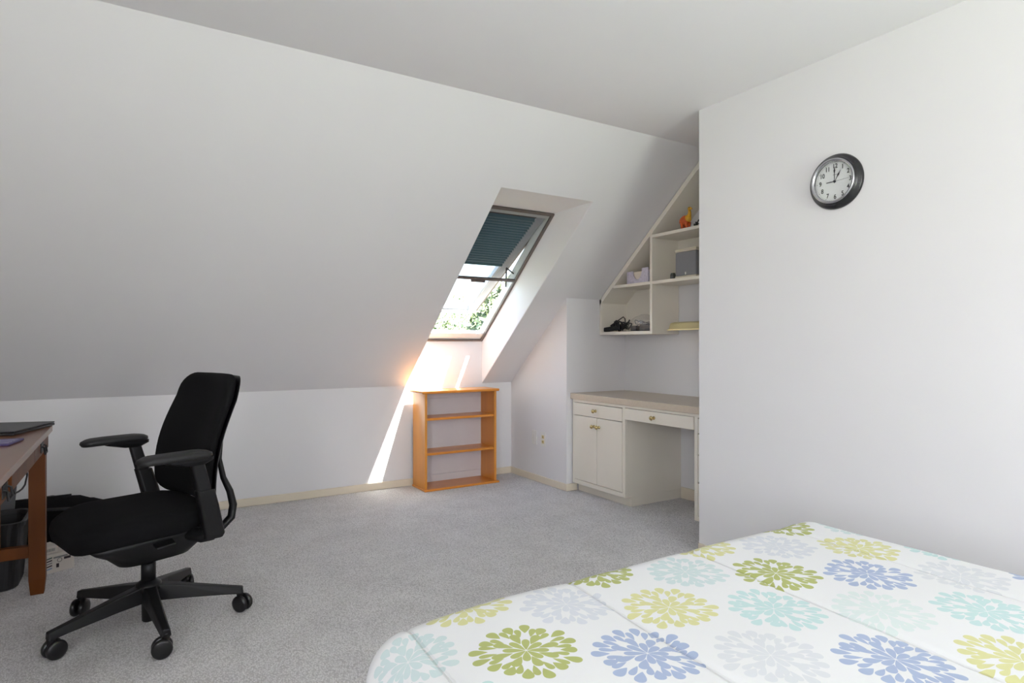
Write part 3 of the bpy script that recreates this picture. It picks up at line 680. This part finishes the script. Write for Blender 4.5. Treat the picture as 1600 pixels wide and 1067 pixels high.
# on the desk
la = math.radians(-107.8)
lt = empty('laptop', (-.310, 3.648, .7655), la); tag(lt, 'closed dark grey laptop on the far end of the brown desk', 'laptop')
dgm = mat('dark_grey_metal', (58, 58, 60), .35, metal=.5, var=.05)
MB().box(0, .36, -.25, 0, .0, .011).build('base', dgm, lt, bevel=.003)
MB().box(0, .36, -.25, 0, .0125, .019).build('lid', dgm, lt, bevel=.003)
nb = empty('notepad', (-.435, 3.075, .7655), math.radians(-10)); tag(nb, 'small purple notepad with pale lines on the desk', 'notepad')
MB().box(-.055, .055, -.08, .08, 0, .008).build('pad', mat('purple_card', (78, 66, 112), .5, var=.05), nb, bevel=.003)
lnm = mat('pale_line', (170, 166, 196), .5)
for y in (-.05, -.018, .014, .046): MB().box(-.045, .045, y-.002, y+.002, .008, .0086).build('line', lnm, nb)
# hanging cable
tag(MB().tube([(-.425, 3.655, .762), (-.425, 3.675, .70), (-.425, 3.70, .60), (-.42, 3.69, .53), (-.42, 3.62, .498), (-.42, 3.53, .497), (-.42, 3.44, .505), (-.42, 3.32, .52), (-.42, 3.24, .57), (-.42, 3.20, .66), (-.42, 3.19, .735)], .004, 8).build('hanging_cable', cbm, smooth=True), 'thin black cable looping below the desk drawers', 'cable')
# bin, bag, folder, boxes behind the desk end
bn = empty('waste_bin', (-.605, 3.80, 0)); tag(bn, 'black plastic waste bin behind the desk leg', 'bin')
def rr(cx, cy, hx, hy, rc, z): return [(x, y, z) for x, y in rrect(cx, cy, hx, hy, rc)]
MB().loft([rr(0, 0, .14, .12, .05, 0), rr(0, 0, .15, .13, .05, .01), rr(0, 0, .172, .152, .055, .30), rr(0, 0, .166, .146, .05, .302), rr(0, 0, .146, .126, .045, .02)]).build('bin_body', mat('bin_black', (26, 26, 27), .45, var=.08), bn, smooth=False, bevel=.002)
rimb = MB(); rimb.loft([rr(0, 0, .17, .15, .055, .296), rr(0, 0, .182, .162, .06, .298), rr(0, 0, .184, .164, .06, .318), rr(0, 0, .176, .156, .055, .322), rr(0, 0, .166, .146, .05, .318), rr(0, 0, .164, .144, .05, .30)], closed=True); rimb.build('rim', mat('bin_black', (26, 26, 27), .45), bn)
dg = empty('duffel_bag', (-.44, 4.30, 0), math.radians(4)); tag(dg, 'black fabric bag on the floor behind the chair', 'bag')
rings = []
for k in range(11):
    t = k/10; x = -.32+.64*t; e = math.sin(math.pi*(.06+.88*t))**.35
    rings.append([(x, .17*e*math.cos(2*math.pi*j/18), max(0, .148+.148*e*math.sin(2*math.pi*j/18)*(1+.06*math.sin(4*j+3*k)))-.0) for j in range(18)])
MB().loft(rings).build('bag_body', black_fab, dg, smooth=True)
MB().tube([(-.18, -.13, .22), (-.15, -.165, .25), (0, -.175, .265), (.15, -.165, .25), (.18, -.13, .22)], .012, 8, .5).build('handle', mat('black_strap', (22, 22, 23), .8), dg, smooth=True)
MB().box(-.15, .15, -.006, .006, .288, .298).build('zip', black_pl, dg)
fo_ = empty('grey_folder', (-.66, 3.995, 0), math.radians(3)); tag(fo_, 'grey folder standing behind the waste bin', 'folder')
MB().hexa([Vector(p) for p in ((-.13, -.01, 0), (.13, -.01, 0), (.13, .01, 0), (-.13, .01, 0), (-.10, .03, .42), (.16, .03, .42), (.16, .05, .42), (-.10, .05, .42))]).build('cover', mat('grey_card', (96, 96, 98), .6, var=.04), fo_, bevel=.002)
MB().box(-.125, -.12, -.009, .009, .02, .30).build('spine_tape', mat('dark_card', (60, 60, 62), .6), fo_)
bxm = mat('white_carton', (206, 198, 190), .7, var=.03); pk = mat('print_dark', (48, 38, 42), .6); pgm = mat('print_grey', (128, 128, 126), .6); pblue = mat('print_blue', (120, 140, 170), .6); pgn = mat('print_green', (60, 84, 74), .6)
ba = math.radians(26)
b1 = empty('carton', (-.251, 3.895, 0), ba); tag(b1, 'larger white printed carton on the carpet beside the desk leg', 'box')
MB().box(-.145, 0, 0, .14, 0, .092).build('carton_body', bxm, b1, bevel=.0015)
def pr_(parent, x0, x1, z0, z1, m): MB().box(x0, x1, -.0008, .0005, z0, z1).build('print', m, parent)
pr_(b1, -.092, -.030, .070, .078, pgm); pr_(b1, -.046, -.016, .056, .068, pk); pr_(b1, -.080, -.068, .022, .042, pk)
MB().lathe([(.009, 0), (.011, 0), (.011, .0008), (.009, .0008)], (-.065, .0, .058), (0, -1, 0), 20, closed=True).build('print', pk, b1)
for k in range(5): 
    z = .014+.013*k; MB().hexa([Vector(p) for p in ((-.143, -.0008, z), (-.098, -.0008, z+.008), (-.098, .0005, z+.008), (-.143, .0005, z), (-.143, -.0008, z+.006), (-.098, -.0008, z+.014), (-.098, .0005, z+.014), (-.143, .0005, z+.006))]).build('print', [pblue, pk, pgm, pk, pgn][k], b1)
b2 = empty('carton', (-.318, 3.890, .0925), ba); tag(b2, 'smaller white carton with a barcode on top of the larger one', 'box')
MB().box(-.08, 0, 0, .09, 0, .036).build('carton_body', bxm, b2, bevel=.0015)
for k in range(9): pr_(b2, -.052+.0045*k, -.052+.0045*k+(.0022 if k % 3 else .003), .010, .024, pgm)

# ------------------------------------------------------------------ bed with printed comforter
BX0_, BX1_, BY0_, BY1_, BZ = .42, 1.955, -.84, 1.205, .569
bd = empty('bed', (0, 0, 0)); tag(bd, 'low bed with mattress under the flowered comforter', 'bed')
fabw = mat('white_ticking', (226, 224, 220), .9, var=.02)
MB().box(BX0_+.03, BX1_-.03, BY0_, BY1_-.03, .30, .50).build('mattress', fabw, bd, bevel=.04)
MB().box(BX0_+.03, BX1_-.03, BY0_, BY1_-.03, .12, .295).build('box_spring', mat('grey_ticking', (170, 168, 166), .9), bd, bevel=.015)
for x in (BX0_+.08, BX1_-.13):
    for y in (BY0_+.05, BY1_-.13): MB().box(x, x+.05, y, y+.05, 0, .12).build('leg', brown_m, bd)

def comforter_mat():
    m = bpy.data.materials.new('flower_print_cotton'); m.use_nodes = True; nt = NT(m); b = m.node_tree.nodes['Principled BSDF']
    b.inputs['Roughness'].default_value = .85; b.inputs['Specular IOR Level'].default_value = .2; b.inputs['Sheen Weight'].default_value = .1
    uv = nt.new('ShaderNodeUVMap'); uv.uv_map = 'cloth'; sx = nt.new('ShaderNodeSeparateXYZ'); nt.link(uv.outputs[0], sx.inputs[0])
    X, Y = sx.outputs[0], sx.outputs[1]; M = nt.m
    PX, PY = .378, .1275
    u = M('DIVIDE', M('SUBTRACT', X, .637), PX); v = M('DIVIDE', M('SUBTRACT', 1.235, Y), PY)
    kA = M('ROUND', u); rA = M('MULTIPLY', M('ROUND', M('DIVIDE', v, 2)), 2)
    kB = M('ADD', M('ROUND', M('SUBTRACT', u, .5)), .5); rB = M('ADD', M('MULTIPLY', M('ROUND', M('DIVIDE', M('SUBTRACT', v, 1), 2)), 2), 1)
    def loc(k, r):
        dx = M('MULTIPLY', M('SUBTRACT', u, k), PX); dy = M('MULTIPLY', M('SUBTRACT', v, r), PY)
        return dx, dy, M('SQRT', M('ADD', M('MULTIPLY', dx, dx), M('MULTIPLY', dy, dy)))
    ax, ay, al = loc(kA, rA); bx, by, bl = loc(kB, rB)
    sel = M('LESS_THAN', bl, al)
    dx = nt.mixf(sel, ax, bx); dy = nt.mixf(sel, ay, by); rad = nt.mixf(sel, al, bl); col = M('FLOOR', M('ADD', nt.mixf(sel, kA, kB), .25)); row = nt.mixf(sel, rA, rB)
    row6 = M('FLOORED_MODULO', M('ADD', row, .25), 6); row6 = M('FLOOR', row6); c2 = M('FLOOR', M('FLOORED_MODULO', M('ADD', col, .25), 2))
    idx = M('ADD', M('MULTIPLY', row6, 2), c2)
    ramp = nt.new('ShaderNodeValToRGB'); ramp.color_ramp.interpolation = 'CONSTANT'
    yel, oli, lav, pte, blu, aqu, gry, mnt = map(lin, ((210, 208, 152), (172, 178, 108), (208, 211, 218), (198, 213, 213), (163, 176, 204), (188, 213, 212), (211, 213, 217), (211, 221, 219)))
    cols = [yel, oli, lav, pte, oli, yel, blu, aqu, mnt, gry, aqu, blu]
    el = ramp.color_ramp.elements
    while len(el) < 12: el.new(.5)
    for i in range(12): el[i].position = i/12
    for i in range(12): el[i].color = cols[i]+(1,)
    nt.link(M('DIVIDE', M('ADD', idx, .5), 12), ramp.inputs[0])
    # random turn for each flower
    wn1 = nt.new('ShaderNodeTexWhiteNoise', noise_dimensions='2D'); cv = nt.new('ShaderNodeCombineXYZ'); nt.link(col, cv.inputs[0]); nt.link(row, cv.inputs[1]); nt.link(cv.outputs[0], wn1.inputs[0])
    th = M('ADD', M('ADD', M('ARCTAN2', dy, dx), 20), M('MULTIPLY', wn1.outputs['Value'], 6.2832))
    mask = None
    for n, r0, r1, W, off in ((8, .002, .043, .0108, 0), (8, .026, .067, .0130, .5), (16, .054, .088, .0095, .0), (16, .069, .104, .0148, .5)):
        ph = M('ADD', M('MULTIPLY', th, n/(2*math.pi)), off); pid = M('FLOOR', ph); fa = M('ABSOLUTE', M('SUBTRACT', M('FRACT', ph), .5))
        wn2 = nt.new('ShaderNodeTexWhiteNoise', noise_dimensions='3D'); cv2 = nt.new('ShaderNodeCombineXYZ')
        nt.link(M('FLOORED_MODULO', pid, n), cv2.inputs[0]); nt.link(idx, cv2.inputs[1]); cv2.inputs[2].default_value = n; nt.link(cv2.outputs[0], wn2.inputs[0])
        jit = M('ADD', .90, M('MULTIPLY', wn2.outputs['Value'], .16))
        t = M('DIVIDE', M('SUBTRACT', M('DIVIDE', rad, jit), r0), r1-r0)
        tcl = M('MINIMUM', M('MAXIMUM', t, 0), 1)
        hw = M('MULTIPLY', M('MULTIPLY', W*1.22, M('POWER', tcl, .85)), M('SQRT', M('SUBTRACT', 1, M('POWER', tcl, 3.2))))
        arc = M('MULTIPLY', M('MULTIPLY', fa, 2*math.pi/n), rad)
        k = M('MULTIPLY', M('LESS_THAN', arc, hw), M('MULTIPLY', M('GREATER_THAN', t, 0), M('LESS_THAN', t, 1)))
        mask = k if mask is None else M('MAXIMUM', mask, k)
    mx = nt.new('ShaderNodeMix', data_type='RGBA'); nt.link(mask, mx.inputs['Factor'])
    mx.inputs[6].default_value = lin((225, 225, 226))+(1,); nt.link(ramp.outputs[0], mx.inputs[7]); nt.link(mx.outputs[2], b.inputs['Base Color'])
    # wrinkles and weave
    n1 = nt.new('ShaderNodeTexNoise'); n1.inputs['Scale'].default_value = 7; n1.inputs['Detail'].default_value = 3; nt.link(uv.outputs[0], n1.inputs['Vector'])
    n2 = nt.new('ShaderNodeTexNoise'); n2.inputs['Scale'].default_value = 900; nt.link(uv.outputs[0], n2.inputs['Vector'])
    bp = nt.new('ShaderNodeBump'); bp.inputs['Strength'].default_value = .22; bp.inputs['Distance'].default_value = .012
    nt.link(M('ADD', n1.outputs['Fac'], M('MULTIPLY', n2.outputs['Fac'], .02)), bp.inputs['Height'])
    # stitched seams: narrow grooves running along the bed
    sq = M('DIVIDE', M('SUBTRACT', M('SUBTRACT', X, M('MULTIPLY', M('SUBTRACT', Y, 1.1), .07)), .49), .425)
    sd_ = M('MULTIPLY', M('ABSOLUTE', M('SUBTRACT', sq, M('ROUND', sq))), .425)
    n3 = nt.new('ShaderNodeTexNoise'); n3.inputs['Scale'].default_value = 45; nt.link(uv.outputs[0], n3.inputs['Vector'])
    gr = M('MINIMUM', M('DIVIDE', sd_, M('ADD', .002, M('MULTIPLY', n3.outputs['Fac'], .006))), 1)
    bp2 = nt.new('ShaderNodeBump'); bp2.inputs['Strength'].default_value = .8; bp2.inputs['Distance'].default_value = .004
    nt.link(gr, bp2.inputs['Height']); nt.link(bp.outputs[0], bp2.inputs['Normal']); nt.link(bp2.outputs[0], b.inputs['Normal'])
    return m
def comforter():
    r = .10; cx0, cx1, cy0, cy1 = .500, 1.885, BY0_-.05, 1.192
    drop = .44; U0, U1, V0, V1 = cx0-drop, cx1+drop, cy0, cy1+drop
    step = .0085; nu = int((U1-U0)/step); nv = int((V1-V0)/step)
    V = []; UV = []
    def noise(u, v): return .5*math.sin(7.1*u+3.3*v)+.3*math.sin(13*u-9*v+1)+.2*math.sin(19*v+4*u+2)
    for j in range(nv+1):
        for i in range(nu+1):
            u = U0+(U1-U0)*i/nu; v = V0+(V1-V0)*j/nv
            ex = min(0, u-cx0)+max(0, u-cx1); ey = max(0, v-cy1)
            d = math.hypot(ex, ey); bx = min(max(u, cx0), cx1); by = min(v, cy1)
            # quilting: seams across the bed, soft puff between
            sk = u-.07*(v-1.1)-.0
            ph = ((sk-.49)/.425); fs = abs(ph-round(ph))*.425; puff = -.006*math.exp(-(fs/.008)**2)-.0035*math.exp(-(fs/.05)**2)
            z = BZ+puff+.0025*noise(u, v)
            # a soft fall towards the left foot corner
            cl = max(0, 1-math.hypot((u-.30)/.42, (v-1.30)/.42)); z -= .03*cl
            if d > 1e-6:
                ang = min(d/r, math.pi/2); out = r*math.sin(ang); dn = r*(1-math.cos(ang)); rest = max(0, d-r*math.pi/2)
                # hanging folds
                wob = .018*min(1, rest/.15)*math.sin(11*(u if ey > abs(ex) else v)+2)
                hx, hy = ex/d, ey/d; out += wob+.03*min(1, rest/.2); dn += rest
                x = bx+hx*out; y = by+hy*out; z = max(.03+.004*noise(u*3, v*3), z-dn)
            else: x, y = u, v
            V.append((x, y, z)); UV.append((u, v))
    F = []
    for j in range(nv):
        for i in range(nu):
            k = j*(nu+1)+i; F.append((k, k+1, k+nu+2, k+nu+1))
    me = bpy.data.meshes.new('comforter'); me.from_pydata(V, [], F); me.update()
    ul = me.uv_layers.new(name='cloth'); li = [0]*len(me.loops); me.loops.foreach_get('vertex_index', li)
    fl = [c for k in li for c in UV[k]]; ul.data.foreach_set('uv', fl)
    me.polygons.foreach_set('use_smooth', [True]*len(me.polygons))
    me.materials.append(comforter_mat())
    o = bpy.data.objects.new('comforter', me); C.objects.link(o)
    so_m = o.modifiers.new('thick', 'SOLIDIFY'); so_m.thickness = .012; so_m.offset = -1
    return o
tag(comforter(), 'white quilted comforter printed with green, blue and aqua flowers on the bed', 'comforter')
